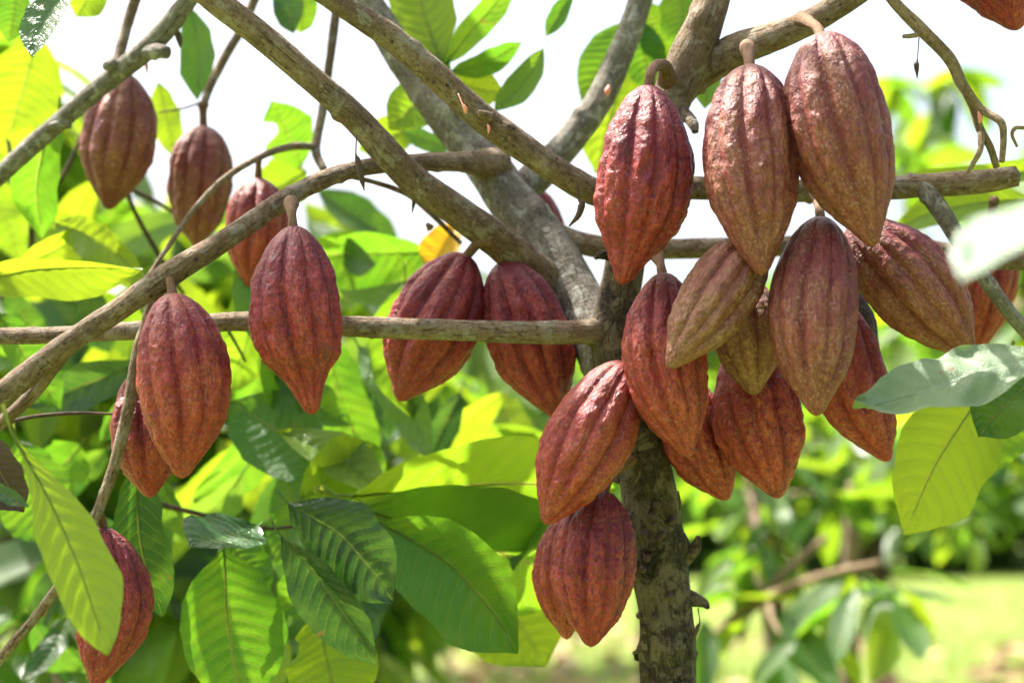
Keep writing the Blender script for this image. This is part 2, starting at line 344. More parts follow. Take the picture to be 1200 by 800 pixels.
# ------------------------------------------------------------------ leaves
def prof(t):
    return np.interp(t, [0, .03, .09, .18, .30, .45, .60, .72, .82, .90, .95, .98, 1], [0, .10, .36, .64, .86, .99, 1, .91, .70, .42, .20, .09, 0])
def leaf(parent, b, tp, wpx, tone=.5, mat=None, roll=0, sag=.0, bend=.0, fold=.18, wave=.5, seed=None, stem=.12, notch=(), label=None, quilt=1.0, curl=0.0, ob=1.0):
    """b, tp: (px, py, depth) of blade base and tip; wpx full width in pixels when it faces the camera"""
    seed = seed if seed is not None else random.randrange(9999)
    rs = np.random.default_rng(seed)
    A = np.array(at(*b)); B = np.array(at(*tp)); ax = B-A; L = np.linalg.norm(ax); ax = ax/L
    c = unit(np.array(CAM)-(A+B)/2); n = unit(c-ax*c.dot(ax)); sd = np.cross(ax, n)
    ro = R(roll); n, sd = n*math.cos(ro)+sd*math.sin(ro), sd*math.cos(ro)-n*math.sin(ro)
    W = wpx*(b[2]+tp[2])/2/FPX/2
    nu, nv = 100, 15
    t = np.linspace(0, 1, nu)[:, None]; v = np.linspace(-1, 1, nv)[None, :]
    wd = np.repeat(prof(t**ob), nv, 1)*W
    # uneven margins and bites
    for side in (-1, 1):
        e = 1+.10*vnoise(np.stack([t[:, 0]*7+seed, t[:, 0]*0+side*5, t[:, 0]*0], -1))
        wd = np.where(v*side > 0, wd*e[:, None], wd)
    for (side, t0, sz, dp) in notch:
        g = 1-dp*np.exp(-((t-t0)/sz)**4); wd = np.where(v*side > 0, wd*g, wd)
    av = np.abs(v); s = (t-.16*av**1.35)*11.5
    q = -np.cos(2*np.pi*s)*.0007*quilt*np.clip(1-av**6, 0, 1)*np.clip(av*5, 0, 1)*np.minimum(1, W/.03)
    wav = wave*W*.16*fbm(np.stack([t*5+0*v+seed, v*1.2+0*t, 0*t*v+seed], -1), 2)*(.35+av)
    h = q+wav+fold*np.abs(v)*wd-sag*L*np.sin(np.pi*t*.5+np.pi*.0)**2*1.0+curl*W*av**2*np.sin(np.pi*t)
    off = bend*L*np.sin(np.pi*t)
    P = A+ax*(t*L)[..., None]+sd*(v*wd+off+.02*L*vnoise(np.stack([t*2.2+seed*1.7, t*0, t*0], -1)))[..., None]+n*h[..., None]
    V = P.reshape(-1, 3); F = grid_faces(nu, nv, False)
    uv = np.stack([np.repeat(t, nv, 1), np.repeat((v+1)/2, nu, 0)], -1).reshape(-1, 2)
    co = uv
    # petiole and raised midrib
    mid = P[:, nv//2]; sl = L*stem
    st = np.vstack([mid[0]-ax*sl+np.array([0, 0, sl*.25]), mid[0]-ax*sl*.5+np.array([0, 0, sl*.06]), mid[2], mid[30], mid[60], mid[88]])
    rr = np.array([.0022, .0017, .0013, .0008, .0005, .0003])*min(1.2, L/.2)
    Vt, Ft, _ = tube(np.hstack([st-n*.0004, rr[:, None]]), ring=6, step=.02, lump=.02, caps=False)
    F = np.vstack([F, Ft+len(V)]); uv = np.vstack([uv, np.tile([.5, .5], (len(Vt), 1))]); V = np.vstack([V, Vt])
    o = obj('leaf', V, F, mat or LEAFH, parent, attrs={'tone': ('FLOAT', np.full(len(V), tone))}, uv=uv)
    if label: o['label'] = label
    return o
def crown_mesh(P, D, L, W, tone, nu=7, seed=0):
    """many leaves in one mesh. P bases, D directions (unit), L lengths, W half widths"""
    rs = np.random.default_rng(seed); N = len(P)
    up = unit(np.array([0, 0, 1.0])+rs.normal(0, .45, (N, 3))); n = unit(up-D*(up*D).sum(-1, keepdims=True)); sd = np.cross(D, n)
    t = np.linspace(0, 1, nu); v = np.array([-1, -.5, 0, .5, 1.]); nv = 5
    T, Vv = np.meshgrid(t, v, indexing='ij'); T = T[None]; Vv = Vv[None]
    wd = prof(T)*W[:, None, None]; droop = rs.uniform(.05, .35, N)[:, None, None]; fold = rs.uniform(.05, .5, N)[:, None, None]
    h = fold*np.abs(Vv)*wd-droop*L[:, None, None]*T**2+rs.normal(0, .06, (N, nu, nv))*W[:, None, None]
    Q = P[:, None, None]+D[:, None, None]*(T*L[:, None, None])[..., None]+sd[:, None, None]*(Vv*wd)[..., None]+n[:, None, None]*h[..., None]
    F0 = grid_faces(nu, nv, False); F = (F0[None]+(np.arange(N)*nu*nv)[:, None, None]).reshape(-1, 4)
    uv = np.tile(np.stack([T[0], (Vv[0]+1)/2], -1).reshape(-1, 2), (N, 1))
    return Q.reshape(-1, 3), F, uv, np.repeat(tone, nu*nv)
def crown_points(boxes, rs):
    """boxes: (px0, px1, py0, py1, d0, d1, n). clusters of leaves hanging off twig ends"""
    P, D = [], []
    for (x0, x1, y0, y1, d0, d1, n) in boxes:
        k = max(1, n//7)
        for i in range(k):
            c = np.array(at(rs.uniform(x0, x1), rs.uniform(y0, y1), rs.uniform(d0, d1)))
            a = rs.uniform(0, 2*np.pi)
            for j in range(7):
                aj = a+j*2.4+rs.normal(0, .3); dr = np.array([math.cos(aj), math.sin(aj), rs.uniform(-1.3, .1)])
                P.append(c+rs.normal(0, .035, 3)); D.append(dr/np.linalg.norm(dr))
    return np.array(P), np.array(D)
def bg_tree(label, base, fork, boxes, tone=(.3, .9), size=(.17, .28), r=.05, seed=0, bark='brown', nbr=6, group='cacao trees standing behind the fruiting tree', mat=None):
    """base: ground (x, y); fork: world point where the limbs start"""
    rs = np.random.default_rng(seed)
    T = empty('cacao_tree', (base[0], base[1], 0), label, 'tree', group)
    b = np.array([base[0], base[1], -.05]); f = np.array(fork, float)
    mid = (b+f)/2+rs.normal(0, .05, 3)*[1, 1, 0]
    tube_obj('trunk', np.array([[*b, r*1.25], [*mid, r], [*f, r*.8]]), BARK[bark], T, ring=12, step=.05, seed=seed)
    P, D = crown_points(boxes, rs)
    tw = []
    for k in range(nbr):
        e = P[rs.integers(len(P))]; m1 = f+(e-f)*.5+rs.normal(0, .03, 3)
        tube_obj('branch', np.array([[*f, r*.6], [*m1, r*.35], [*e, r*.12]]), BARK[bark], T, ring=8, step=.05, seed=seed+k)
    N = len(P); L = rs.uniform(*size, N); W = L*rs.uniform(.16, .22, N)
    tn = np.clip(rs.uniform(tone[0], tone[1], N), 0, 1)
    V, F, uv, ta = crown_mesh(P, D, L, W, tn, seed=seed)
    obj('crown', V, F, mat or LEAF, T, attrs={'tone': ('FLOAT', ta)}, uv=uv)
    return T

# ------------------------------------------------------------------ pods
PT = [0, .012, .035, .07, .12, .20, .30, .40, .50, .60, .70, .79, .87, .925, .965, .988, 1]
PR = [0, .20, .33, .48, .63, .80, .93, .99, 1.0, .965, .865, .70, .48, .31, .20, .12, 0]
PODGROUP = 'ripening cacao pods hanging from the branches'
def pod(label, top, tip, wpx, skin, stalk=None, bow=0.0, spin=None, seed=0, beak=1.0, wart=1.0, hires=True, deep=1.0):
    rs = np.random.default_rng(seed+100)
    A = np.array(at(*top)); B = np.array(at(*tip)); ax = B-A; L = np.linalg.norm(ax); ax = ax/L
    c = unit(np.array(CAM)-A); n = unit(c-ax*c.dot(ax)); sd = np.cross(ax, n)
    W = wpx*(top[2]+tip[2])/2/FPX/2
    nt_, nr = (170, 180) if hires else (70, 80)
    # denser rings at the two ends
    u = np.linspace(0, 1, nt_); t = .5-.5*np.cos(np.pi*u); t = t*.75+u*.25
    tt = np.linspace(0, 1, 400); pr = np.interp(tt, PT, PR)
    k = np.exp(-np.linspace(-2, 2, 13)**2); k /= k.sum()
    prs = np.convolve(np.pad(pr, 6, mode='reflect', reflect_type='odd'), k, 'valid')
    pk = rs.uniform(.84, 1.04)
    r = np.interp(t**pk, tt, prs); r[0] = .02; r[-1] = .004
    r = np.where(t > .70, r*(1-(beak-1)*1.4*np.sin((t-.70)/.30*np.pi)), r)
    th = np.linspace(0, 2*np.pi, nr, endpoint=False)
    T, TH = np.meshgrid(t, th, indexing='ij'); sp = spin if spin is not None else rs.uniform(0, 2*np.pi)
    cx = np.stack([np.cos(TH)*.9, np.sin(TH)*.9, T*3.2], -1)+seed*7.1
    ph = TH-sp+.07*fbm(cx*1.3, 2)+.09*np.sin(T*3+seed)
    d1 = np.angle(np.exp(1j*5*ph))/5; d2 = np.angle(np.exp(1j*5*(ph+math.pi/5)))/5
    env = np.clip(T*9, 0, 1)**.6*np.clip((1-T)*4.5, 0.25, 1)
    g1 = np.exp(-(d1/.085)**2); g2 = np.exp(-(d2/.060)**2)
    w1 = np.exp(-(d1/.24)**2); w2 = np.exp(-(d2/.17)**2)
    base = -deep*(.070*g1+.105*w1+.045*g2+.055*w2)
    ridge = 1-np.clip(w1+w2*.7, 0, 1)
    # warts and wrinkles, strongest on ridges and lower part
    cxl = np.stack([np.cos(TH)*r[:, None]*W, np.sin(TH)*r[:, None]*W, T*L], -1)
    k3 = 1/.0085
    nz = fbm(cxl*k3*np.array([1, 1, .55])+seed*3.3, 3); nz2 = np.abs(fbm(cxl*k3*2.1*np.array([1, 1, .7])+seed, 2))
    low = .55+.75*T
    disp = base*env+wart*(.030*nz*low+.046*ridge*nz*low-.046*nz2*low)+wart*.03*ridge*np.clip(fbm(cxl*52+seed*9., 2)*2, -.5, 1)*low+.03*fbm(cx*.8, 2)+.018*fbm(cx*2.2, 2)
    # crumpled shoulder around the stalk
    disp += .05*np.exp(-(T/.07)**2)*np.cos(5*ph*2)*.5
    Rm = (r[:, None]*W)*(1+disp)
    bend = bow*L*np.sin(np.pi*T)
    V = A+ax*(T*L)[..., None]+n*(np.cos(TH)*Rm)[..., None]+sd*(np.sin(TH)*Rm+bend)[..., None]
    V = V.reshape(-1, 3); F = grid_faces(nt_, nr, True)
    N0 = len(V); V = np.vstack([V, A+ax*.002, B]); j = np.arange(nr); j2 = (j+1) % nr
    F = polys(F)+[(int(b), int(a), N0) for a, b in zip(j, j2)]+[((nt_-1)*nr+int(a), (nt_-1)*nr+int(b), N0+1) for a, b in zip(j, j2)]
    co = np.vstack([cxl.reshape(-1, 3), [[0, 0, 0], [0, 0, L]]])+seed*1.37
    # line colour follows the furrow only
    fl = np.clip(np.exp(-(d1/.05)**2)+.65*np.exp(-(d2/.035)**2), 0, 1)*np.clip(T*8, 0, 1)*np.clip((1-T)*3, 0, 1)*(.75+.5*fbm(cx*3, 2))
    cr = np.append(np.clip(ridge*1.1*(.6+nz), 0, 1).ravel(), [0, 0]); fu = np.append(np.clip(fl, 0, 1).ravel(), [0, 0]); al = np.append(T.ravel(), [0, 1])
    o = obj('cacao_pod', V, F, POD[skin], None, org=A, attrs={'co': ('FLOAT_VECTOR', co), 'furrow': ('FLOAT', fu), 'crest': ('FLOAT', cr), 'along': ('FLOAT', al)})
    tag(o, label, 'cacao pod', PODGROUP)
    if stalk:
        pts = px_path(stalk); pts[:, 3] *= 1.2; pts[0, 3] *= 1.35; q = np.vstack([pts, [*(A+ax*.006), .0048]])
        V2, F2, co2 = tube(q, ring=14, step=.003, lump=.14, seed=seed+3)
        obj('stalk', V2, polys(F2), BARK['stalk'], o, attrs={'co': ('FLOAT_VECTOR', co2)})
    return o

# ------------------------------------------------------------------ the fruiting tree
fb = at(790, 610, 1.56)
TREE = empty('cacao_tree', (fb.x+.015, fb.y, 0), 'fruiting cacao tree with spotted brown trunk and many pods hanging on its bare limbs', 'tree')
tb = px_path([(785, 850, 1.55, 70), (781, 760, 1.555, 68), (775, 690, 1.56, 65), (765, 600, 1.56, 64), (752, 530, 1.56, 62), (731, 460, 1.56, 57),
              (720, 390, 1.56, 54), (733, 310, 1.56, 48), (750, 220, 1.56, 42), (757, 195, 1.56, 36)])
g0 = np.array([[fb.x+.03, fb.y+.02, -.05, .05], [fb.x+.02, fb.y, .5, .038]])
V, F, co = tube(np.vstack([g0, tb]), ring=48, step=.0035, lump=.17, seed=3, knots=60)
obj('trunk', V, polys(F), BARK['trunk'], TREE, attrs={'co': ('FLOAT_VECTOR', co)})
def branch(parent, pts, mat='brown', name='branch', ring=20, knots=6, seed=0, lump=.10, step=.004):
    return tube_obj(name, px_path(pts), BARK[mat], parent, ring=ring, step=step, lump=lump, seed=seed, knots=knots)
def stub(parent, pts, mat='brown', seed=0): return branch(parent, pts, mat, 'twig_stub', 12, 2, seed, .2, .002)
branch(TREE, [(738, 262, 1.56, 40), (750, 220, 1.56, 44), (782, 130, 1.56, 47), (812, 62, 1.56, 50), (832, 10, 1.56, 42), (850, -60, 1.58, 38)], 'brown', ring=32, knots=14, seed=4, lump=.14)  # upper trunk, given the lighter bark to stand for the light on it
# grey limb running up left from the trunk, its arm, and the limbs crossing it
branch(TREE, [(722, 470, 1.575, 40), (702, 410, 1.60, 56), (684, 362, 1.63, 60), (650, 305, 1.66, 62), (602, 238, 1.69, 58), (556, 175, 1.71, 52), (512, 122, 1.72, 46), (468, 62, 1.74, 40), (430, 0, 1.76, 34), (400, -50, 1.78, 32)], 'grey', ring=36, knots=16, seed=11, lump=.13)
branch(TREE, [(600, 235, 1.70, 30), (628, 208, 1.71, 40), (662, 172, 1.72, 36), (700, 122, 1.73, 33), (728, 62, 1.74, 31), (752, -5, 1.75, 28), (765, -60, 1.76, 26)], 'grey', ring=28, knots=8, seed=12)
branch(TREE, [(738, 390, 1.575, 40), (716, 390, 1.566, 42), (700, 390, 1.556, 37), (684, 389, 1.546, 29), (600, 389, 1.535, 26), (480, 385, 1.53, 25), (380, 381, 1.53, 24), (280, 377, 1.53, 23), (170, 386, 1.535, 22), (80, 392, 1.54, 20), (-30, 394, 1.55, 19)], ring=28, knots=16, seed=13)
branch(TREE, [(585, 192, 1.69, 40), (566, 191, 1.672, 34), (550, 190, 1.658, 25), (510, 190, 1.63, 22), (460, 192, 1.60, 20), (400, 203, 1.56, 20), (340, 230, 1.50, 23), (270, 277, 1.46, 25), (195, 324, 1.45, 30), (140, 362, 1.45, 27), (80, 402, 1.455, 28), (20, 448, 1.46, 29), (-40, 495, 1.47, 30)], ring=30, knots=18, seed=14)
branch(TREE, [(205, -40, 1.50, 30), (248, -2, 1.50, 31), (310, 45, 1.51, 32), (365, 92, 1.52, 32), (420, 142, 1.53, 33), (480, 207, 1.55, 36), (540, 250, 1.575, 38), (590, 286, 1.60, 43), (632, 322, 1.635, 46), (662, 352, 1.66, 46), (690, 388, 1.67, 34)], ring=30, knots=16, seed=15)
branch(TREE, [(330, -40, 1.47, 24), (395, 3, 1.48, 27), (460, 45, 1.49, 31), (520, 97, 1.50, 32), (565, 138, 1.51, 34), (630, 185, 1.52, 33), (690, 222, 1.54, 32), (742, 240, 1.56, 30)], ring=30, knots=16, seed=16)
branch(TREE, [(735, 225, 1.575, 26), (800, 220, 1.58, 28), (900, 224, 1.58, 26), (1000, 222, 1.57, 26), (1080, 218, 1.56, 28), (1150, 213, 1.55, 27), (1192, 206, 1.545, 24)], ring=26, knots=12, seed=17)
branch(TREE, [(640, 262, 1.67, 22), (668, 280, 1.67, 26), (720, 291, 1.67, 26), (820, 291, 1.67, 24), (950, 288, 1.66, 24), (1060, 288, 1.65, 24), (1130, 300, 1.64, 24), (1240, 308, 1.63, 24)], ring=24, knots=10, seed=18)
branch(TREE, [(772, 150, 1.575, 30), (800, 100, 1.576, 42), (835, 76, 1.568, 42), (870, 56, 1.55, 39), (915, 40, 1.52, 33), (960, 20, 1.51, 30), (1020, -18, 1.50, 27), (1060, -50, 1.5, 26)], ring=28, knots=10, seed=19)
branch(TREE, [(1062, 208, 1.565, 14), (1080, 218, 1.558, 22), (1100, 243, 1.548, 22), (1122, 278, 1.54, 21), (1150, 320, 1.54, 19), (1180, 362, 1.54, 17), (1225, 415, 1.55, 16)], 'grey', ring=22, knots=8, seed=20)
branch(TREE, [(192, 325, 1.465, 14), (178, 362, 1.475, 15), (163, 410, 1.475, 15), (150, 480, 1.47, 15), (134, 545, 1.465, 14), (112, 605, 1.46, 13), (88, 655, 1.46, 12), (50, 712, 1.47, 12), (-20, 795, 1.49, 12)], ring=18, knots=10, seed=21)
branch(TREE, [(82, 405, 1.47, 14), (58, 435, 1.49, 17), (30, 470, 1.50, 16), (-20, 512, 1.52, 15)], ring=16, knots=5, seed=22)
branch(TREE, [(-10, 500, 1.55, 5), (40, 488, 1.55, 5), (90, 484, 1.55, 4), (135, 485, 1.55, 3)], 'dark', 'twig', ring=8, knots=2, seed=23)
branch(TREE, [(400, 205, 1.58, 5), (440, 214, 1.62, 6), (478, 228, 1.66, 7), (505, 250, 1.68, 7), (540, 285, 1.7, 5)], 'brown', 'twig', ring=10, knots=4, seed=24)
for k, p in enumerate([[(800, 130, 1.55, 14), (812, 145, 1.53, 13), (815, 155, 1.525, 8)], [(716, 300, 1.545, 12), (702, 300, 1.54, 8), (697, 303, 1.54, 4)],
                       [(800, 655, 1.56, 22), (815, 640, 1.555, 15), (818, 628, 1.55, 5)], [(805, 700, 1.56, 22), (824, 706, 1.555, 12), (830, 712, 1.55, 5)],
                       [(505, 268, 1.6, 10), (500, 262, 1.6, 4)], [(575, 138, 1.5, 14), (560, 132, 1.49, 8)]]):
    stub(TREE, p, 'trunk' if 0 < k < 4 else 'brown', 50+k)
# dried flowers and wilted buds hanging from the limbs
def dried(parent, pts, mat=None, name='dried_flower', seed=0, r=10):
    return tube_obj(name, px_path(pts), mat or DRY, parent, ring=r, step=.0015, lump=.2, seed=seed)
DR = [[(418, 158, 1.51, 2), (417, 180, 1.505, 2), (419, 187, 1.505, 7), (423, 205, 1.505, 8), (427, 224, 1.505, 1)],
      [(484, 225, 1.6, 2), (485, 235, 1.6, 5), (483, 250, 1.6, 1)],
      [(677, 216, 1.5, 2), (678, 234, 1.5, 2), (682, 238, 1.5, 8), (678, 252, 1.5, 7), (667, 265, 1.5, 2)],
      [(1077, 44, 1.5, 1.5), (1075, 70, 1.5, 1.5), (1074, 76, 1.5, 7), (1075, 92, 1.5, 1)],
      [(818, 712, 1.53, 1.5), (820, 728, 1.53, 1.5), (817, 735, 1.53, 5), (812, 750, 1.53, 3), (811, 762, 1.53, 1)],
      [(205, 22, 1.7, 2), (207, 36, 1.7, 6), (210, 46, 1.7, 8), (211, 56, 1.7, 2)],
      [(795, 575, 1.53, 1.5), (797, 590, 1.53, 3), (796, 598, 1.53, 1)]]
for k, p in enumerate(DR): dried(TREE, p, seed=k)
for k, p in enumerate([[(537, 110, 1.48, 1.5), (542, 122, 1.475, 2), (545, 127, 1.475, 6), (546, 133, 1.475, 2)], [(571, 146, 1.49, 2), (573, 150, 1.49, 4), (572, 157, 1.49, 1)],
                       [(170, 72, 1.71, 1.5), (172, 78, 1.71, 4), (172, 88, 1.71, 1)], [(1147, 130, 1.5, 3), (1149, 137, 1.5, 6), (1148, 145, 1.5, 2)],
                       [(714, 100, 1.70, 3), (712, 107, 1.70, 8), (712, 112, 1.70, 3)]]):
    dried(TREE, p, PINK, 'flower_bud', seed=k+30)
# bore spots and small crusts up the trunk
for k in range(26):
    rs = np.random.default_rng(900+k); y = rs.uniform(560, 800); xc = np.interp(y, [540, 600, 680, 760, 800], [745, 760, 773, 782, 786])
    x = xc+rs.uniform(-.42, .42)*75; dz = math.sqrt(max(0, 1-((x-xc)/38)**2))*38*1.56/FPX
    dried(TREE, [(x, y, 1.56-dz+.003, 9), (x+rs.uniform(-3, 3), y+2, 1.56-dz-.0015, rs.uniform(5, 10)), (x+rs.uniform(-4, 4), y+5, 1.56-dz-.003, 3)], name='bark_nodule', seed=k+60, r=8)

# neighbours that send limbs into the picture
TL = empty('cacao_tree', (-1.25, 2.1, 0), 'cacao tree at the left edge whose slim grey limb crosses the upper left corner', 'tree')
lx = np.array([[-1.25, 2.1, -.05, .05], [-1.2, 2.05, .8, .042], [-1.0, 1.95, 1.35, .03]])
tube_obj('trunk', lx, BARK['grey'], TL, ring=20, step=.02, seed=31)
aL = np.array([[-1.0, 1.95, 1.35, .02]])
tube_obj('branch', np.vstack([aL, px_path([(-120, 300, 1.80, 24), (-20, 222, 1.74, 22), (50, 160, 1.72, 22), (120, 100, 1.71, 23), (175, 55, 1.70, 26), (215, 8, 1.69, 22), (245, -40, 1.68, 20)])]), BARK['grey'], TL, ring=24, step=.004, seed=32, knots=16)
branch(TL, [(170, 62, 1.70, 20), (186, 60, 1.685, 17), (196, 62, 1.68, 15)], 'grey', 'twig_stub', seed=33, step=.002)
branch(TL, [(82, 143, 1.715, 16), (68, 146, 1.71, 12), (56, 148, 1.70, 4)], 'grey', 'twig_stub', seed=34, step=.002)
branch(TL, [(132, 75, 1.70, 16), (124, 78, 1.69, 10)], 'grey', 'twig_stub', seed=35, step=.002)
branch(TL, [(168, -30, 1.8, 15), (152, 20, 1.8, 13), (138, 70, 1.78, 13), (128, 100, 1.74, 12)], 'brown', seed=36, ring=14)
branch(TL, [(310, -30, 1.92, 13), (285, 30, 1.91, 11), (262, 70, 1.90, 11), (245, 105, 1.89, 10), (238, 125, 1.88, 9)], 'brown', seed=37, ring=14)
branch(TL, [(242, 118, 1.9, 4), (215, 127, 1.9, 3), (186, 132, 1.9, 2.5)], 'dark', 'twig', ring=8, seed=38)
branch(TL, [(398, -20, 1.84, 12), (388, 60, 1.83, 11), (378, 130, 1.82, 11), (370, 175, 1.80, 11), (380, 200, 1.78, 9)], 'brown', seed=39, ring=14)
branch(TL, [(370, 172, 1.80, 9), (340, 172, 1.77, 9), (305, 184, 1.72, 8), (265, 208, 1.68, 8), (228, 245, 1.66, 7), (195, 292, 1.64, 6), (170, 330, 1.62, 5)], 'brown', seed=40, ring=12)
branch(TL, [(148, 225, 1.95, 6), (165, 262, 1.95, 6), (190, 305, 1.96, 6), (215, 345, 1.98, 5)], 'dark', 'twig', ring=8, seed=41)
branch(TL, [(155, 222, 1.95, 6), (190, 240, 1.95, 5), (220, 262, 1.95, 4)], 'dark', 'twig', ring=8, seed=42)
branch(TL, [(100, 150, 2.0, 6), (80, 195, 2.0, 6), (55, 235, 2.0, 7), (38, 262, 2.0, 8), (34, 320, 2.02, 7), (0, 350, 2.05, 6)], 'dark', 'twig', ring=8, seed=43)
branch(TL, [(-10, 110, 2.05, 6), (8, 160, 2.05, 6), (18, 210, 2.04, 6), (38, 250, 2.02, 6)], 'brown', 'twig', ring=8, seed=44)
branch(TL, [(185, 590, 1.75, 7), (225, 600, 1.75, 6), (300, 618, 1.75, 5), (345, 617, 1.74, 4)], 'dark', 'twig', ring=8, seed=45)
branch(TL, [(260, 375, 1.8, 5), (275, 400, 1.8, 4), (288, 424, 1.8, 3)], 'dark', 'twig', ring=8, seed=46)
TR = empty('cacao_tree', (.95, 1.75, 0), 'cacao tree at the right edge with curling pale twigs and drooping leaves', 'tree')
tube_obj('trunk', np.array([[.95, 1.75, -.05, .05], [.90, 1.74, .9, .04], [.80, 1.70, 1.6, .03], [.72, 1.62, 2.1, .022]]), BARK['brown'], TR, ring=20, step=.02, seed=51)
tube_obj('branch', np.vstack([[[.74, 1.64, 2.05, .013]], px_path([(990, -90, 1.50, 15), (1040, -8, 1.5, 13), (1075, 30, 1.5, 15), (1112, 68, 1.5, 15), (1128, 100, 1.5, 13), (1150, 128, 1.5, 10), (1172, 142, 1.49, 9), (1176, 160, 1.49, 8), (1174, 190, 1.49, 7)])]), BARK['twig'], TR, ring=16, step=.003, seed=52, knots=10)
branch(TR, [(1126, 95, 1.5, 11), (1140, 125, 1.51, 10), (1148, 150, 1.51, 10), (1160, 172, 1.51, 9), (1168, 196, 1.515, 8)], 'twig', seed=53, ring=14, step=.003)
branch(TR, [(1150, 152, 1.51, 9), (1149, 175, 1.5, 7), (1140, 192, 1.5, 6), (1134, 203, 1.5, 4)], 'twig', 'twig', seed=54, ring=12, step=.003)
branch(TR, [(1082, 38, 1.5, 8), (1070, 42, 1.49, 6), (1058, 43, 1.49, 5)], 'twig', 'twig_stub', seed=55, ring=10, step=.002)
branch(TR, [(1200, 150, 1.5, 5), (1190, 150, 1.5, 5), (1186, 158, 1.5, 4), (1192, 172, 1.5, 3)], 'twig', 'twig', seed=56, ring=8, step=.002)

# ------------------------------------------------------------------ pods, one by one
pod('slim brown pod hanging from the grey limb in the upper left corner', (149, 86, 1.84), (127, 246, 1.84), 90, 'brown', [(165, 60, 1.78, 8), (156, 72, 1.83, 8)], bow=-0.01, seed=1, deep=.9, beak=1.05)
pod('dull brown pod hanging below a thin twig left of the crossing limbs, against white sky', (239, 147, 1.88), (230, 290, 1.88), 78, 'brown', [(238, 122, 1.88, 9), (238, 132, 1.88, 8)], seed=2, beak=.9)
pod('reddish pod half hidden behind the curved limb, above and left of the deep crimson pod', (303, 208, 1.74), (293, 338, 1.74), 77, 'rust', [(303, 183, 1.73, 6), (303, 195, 1.735, 6)], bow=-0.02, seed=3)
pod('deep crimson pod with long tapered tip hanging alone from the curved limb', (343, 264, 1.445), (366, 486, 1.43), 112, 'crimson', [(341, 238, 1.475, 12), (342, 250, 1.45, 9)], bow=0.035, seed=4, spin=.15, beak=1.22)
pod('large rust red pod hanging in front of the slim twig, left of the crimson pod', (203, 343, 1.43), (214, 561, 1.41), 113, 'rust', [(197, 320, 1.45, 13), (200, 332, 1.44, 9)], bow=-0.035, seed=5, spin=.2)
pod('red pod tucked behind the large rust pod and crossed by a slim twig', (168, 432, 1.535), (176, 583, 1.50), 86, 'rust', [(172, 392, 1.535, 7), (169, 415, 1.535, 7)], bow=0, seed=6, wart=1.2)
pod('curved purple pod partly hidden by a yellow green leaf in the lower left corner', (122, 617, 1.47), (112, 806, 1.45), 92, 'crimson', [(113, 600, 1.465, 10), (119, 608, 1.47, 9)], bow=-0.09, seed=7, wart=1.2)
pod('purple red pod leaning left behind the horizontal limb, left one of the hanging pair', (546, 297, 1.60), (468, 470, 1.59), 110, 'crimson', [(576, 281, 1.58, 12), (562, 284, 1.58, 10)], bow=0, seed=8, spin=.5)
pod('crimson pod leaning right behind the horizontal limb, right one of the hanging pair', (588, 306, 1.60), (655, 491, 1.59), 102, 'crimson', [(571, 279, 1.58, 12), (580, 292, 1.585, 10)], bow=0, seed=9, spin=.3)
pod('pink red pod hanging by a hooked stalk in front of the trunk fork', (761, 99, 1.45), (728, 334, 1.44), 117, 'crimson', [(782, 95, 1.53, 15), (779, 78, 1.51, 13), (768, 78, 1.48, 11), (762, 88, 1.455, 10)], bow=-0.045, seed=10, spin=.35, wart=1.1, beak=1.1)
pod('brown red pod hanging between the pink red pod and the largest pod', (879, 78, 1.43), (893, 323, 1.38), 116, 'brown', [(876, 55, 1.49, 12), (878, 68, 1.45, 11)], bow=0.02, seed=11, spin=.1, wart=.9)
pod('largest brown pod hanging highest in the cluster from the upper right limb', (962, 40, 1.41), (1024, 289, 1.375), 124, 'brown', [(938, 22, 1.49, 12), (950, 27, 1.46, 11), (958, 33, 1.43, 10)], bow=0.03, seed=12, spin=.05, wart=.7)
pod('tan brown pod slanting to the lower left, its tip over the red pod', (886, 283, 1.425), (783, 431, 1.385), 90, 'tan', None, bow=0, seed=13, spin=.6)
pod('olive brown pod with purple furrow foremost in the middle of the cluster', (962, 254, 1.42), (957, 488, 1.375), 110, 'brown', [(956, 228, 1.54, 9), (960, 243, 1.45, 9)], bow=.03, seed=14, spin=.25, wart=.6)
pod('brown pod slanting right, its tip just above the grey leaf', (996, 262, 1.46), (1140, 416, 1.45), 108, 'brown', [(985, 236, 1.53, 9), (990, 250, 1.48, 9)], bow=-0.02, seed=15, spin=.5, wart=.9)
pod('small yellow brown pod wedged between the slanted tan pod and the middle pod', (872, 330, 1.49), (884, 463, 1.46), 88, 'tan', None, seed=16, spin=.9)
pod('red pod hanging against the trunk, behind the tip of the slanted tan pod', (776, 319, 1.47), (807, 536, 1.445), 104, 'rust', [(770, 300, 1.53, 10), (774, 310, 1.49, 9)], bow=.06, seed=17, spin=.2, wart=1.15)
pod('dark rust pod with wrinkled tip hanging under the small yellow brown pod', (872, 400, 1.53), (913, 584, 1.49), 106, 'rust', None, bow=0.02, seed=18, spin=.7, wart=1.3)
pod('wrinkled brown pod lowest and leftmost behind the red pod, its tip pointing lower right', (782, 438, 1.56), (853, 586, 1.53), 88, 'rust', None, bow=0, seed=19, wart=1.5)
pod('rust orange pod with pointed tip behind the middle pod, left of the grey leaf', (985, 358, 1.51), (1041, 541, 1.48), 92, 'rust', None, bow=0.08, seed=20, spin=.45, wart=1.1)
pod('pod in shade, its skin painted dark, a sliver behind the rust orange pod', (985, 330, 1.60), (1020, 440, 1.60), 52, 'dark', None, seed=21, hires=False)
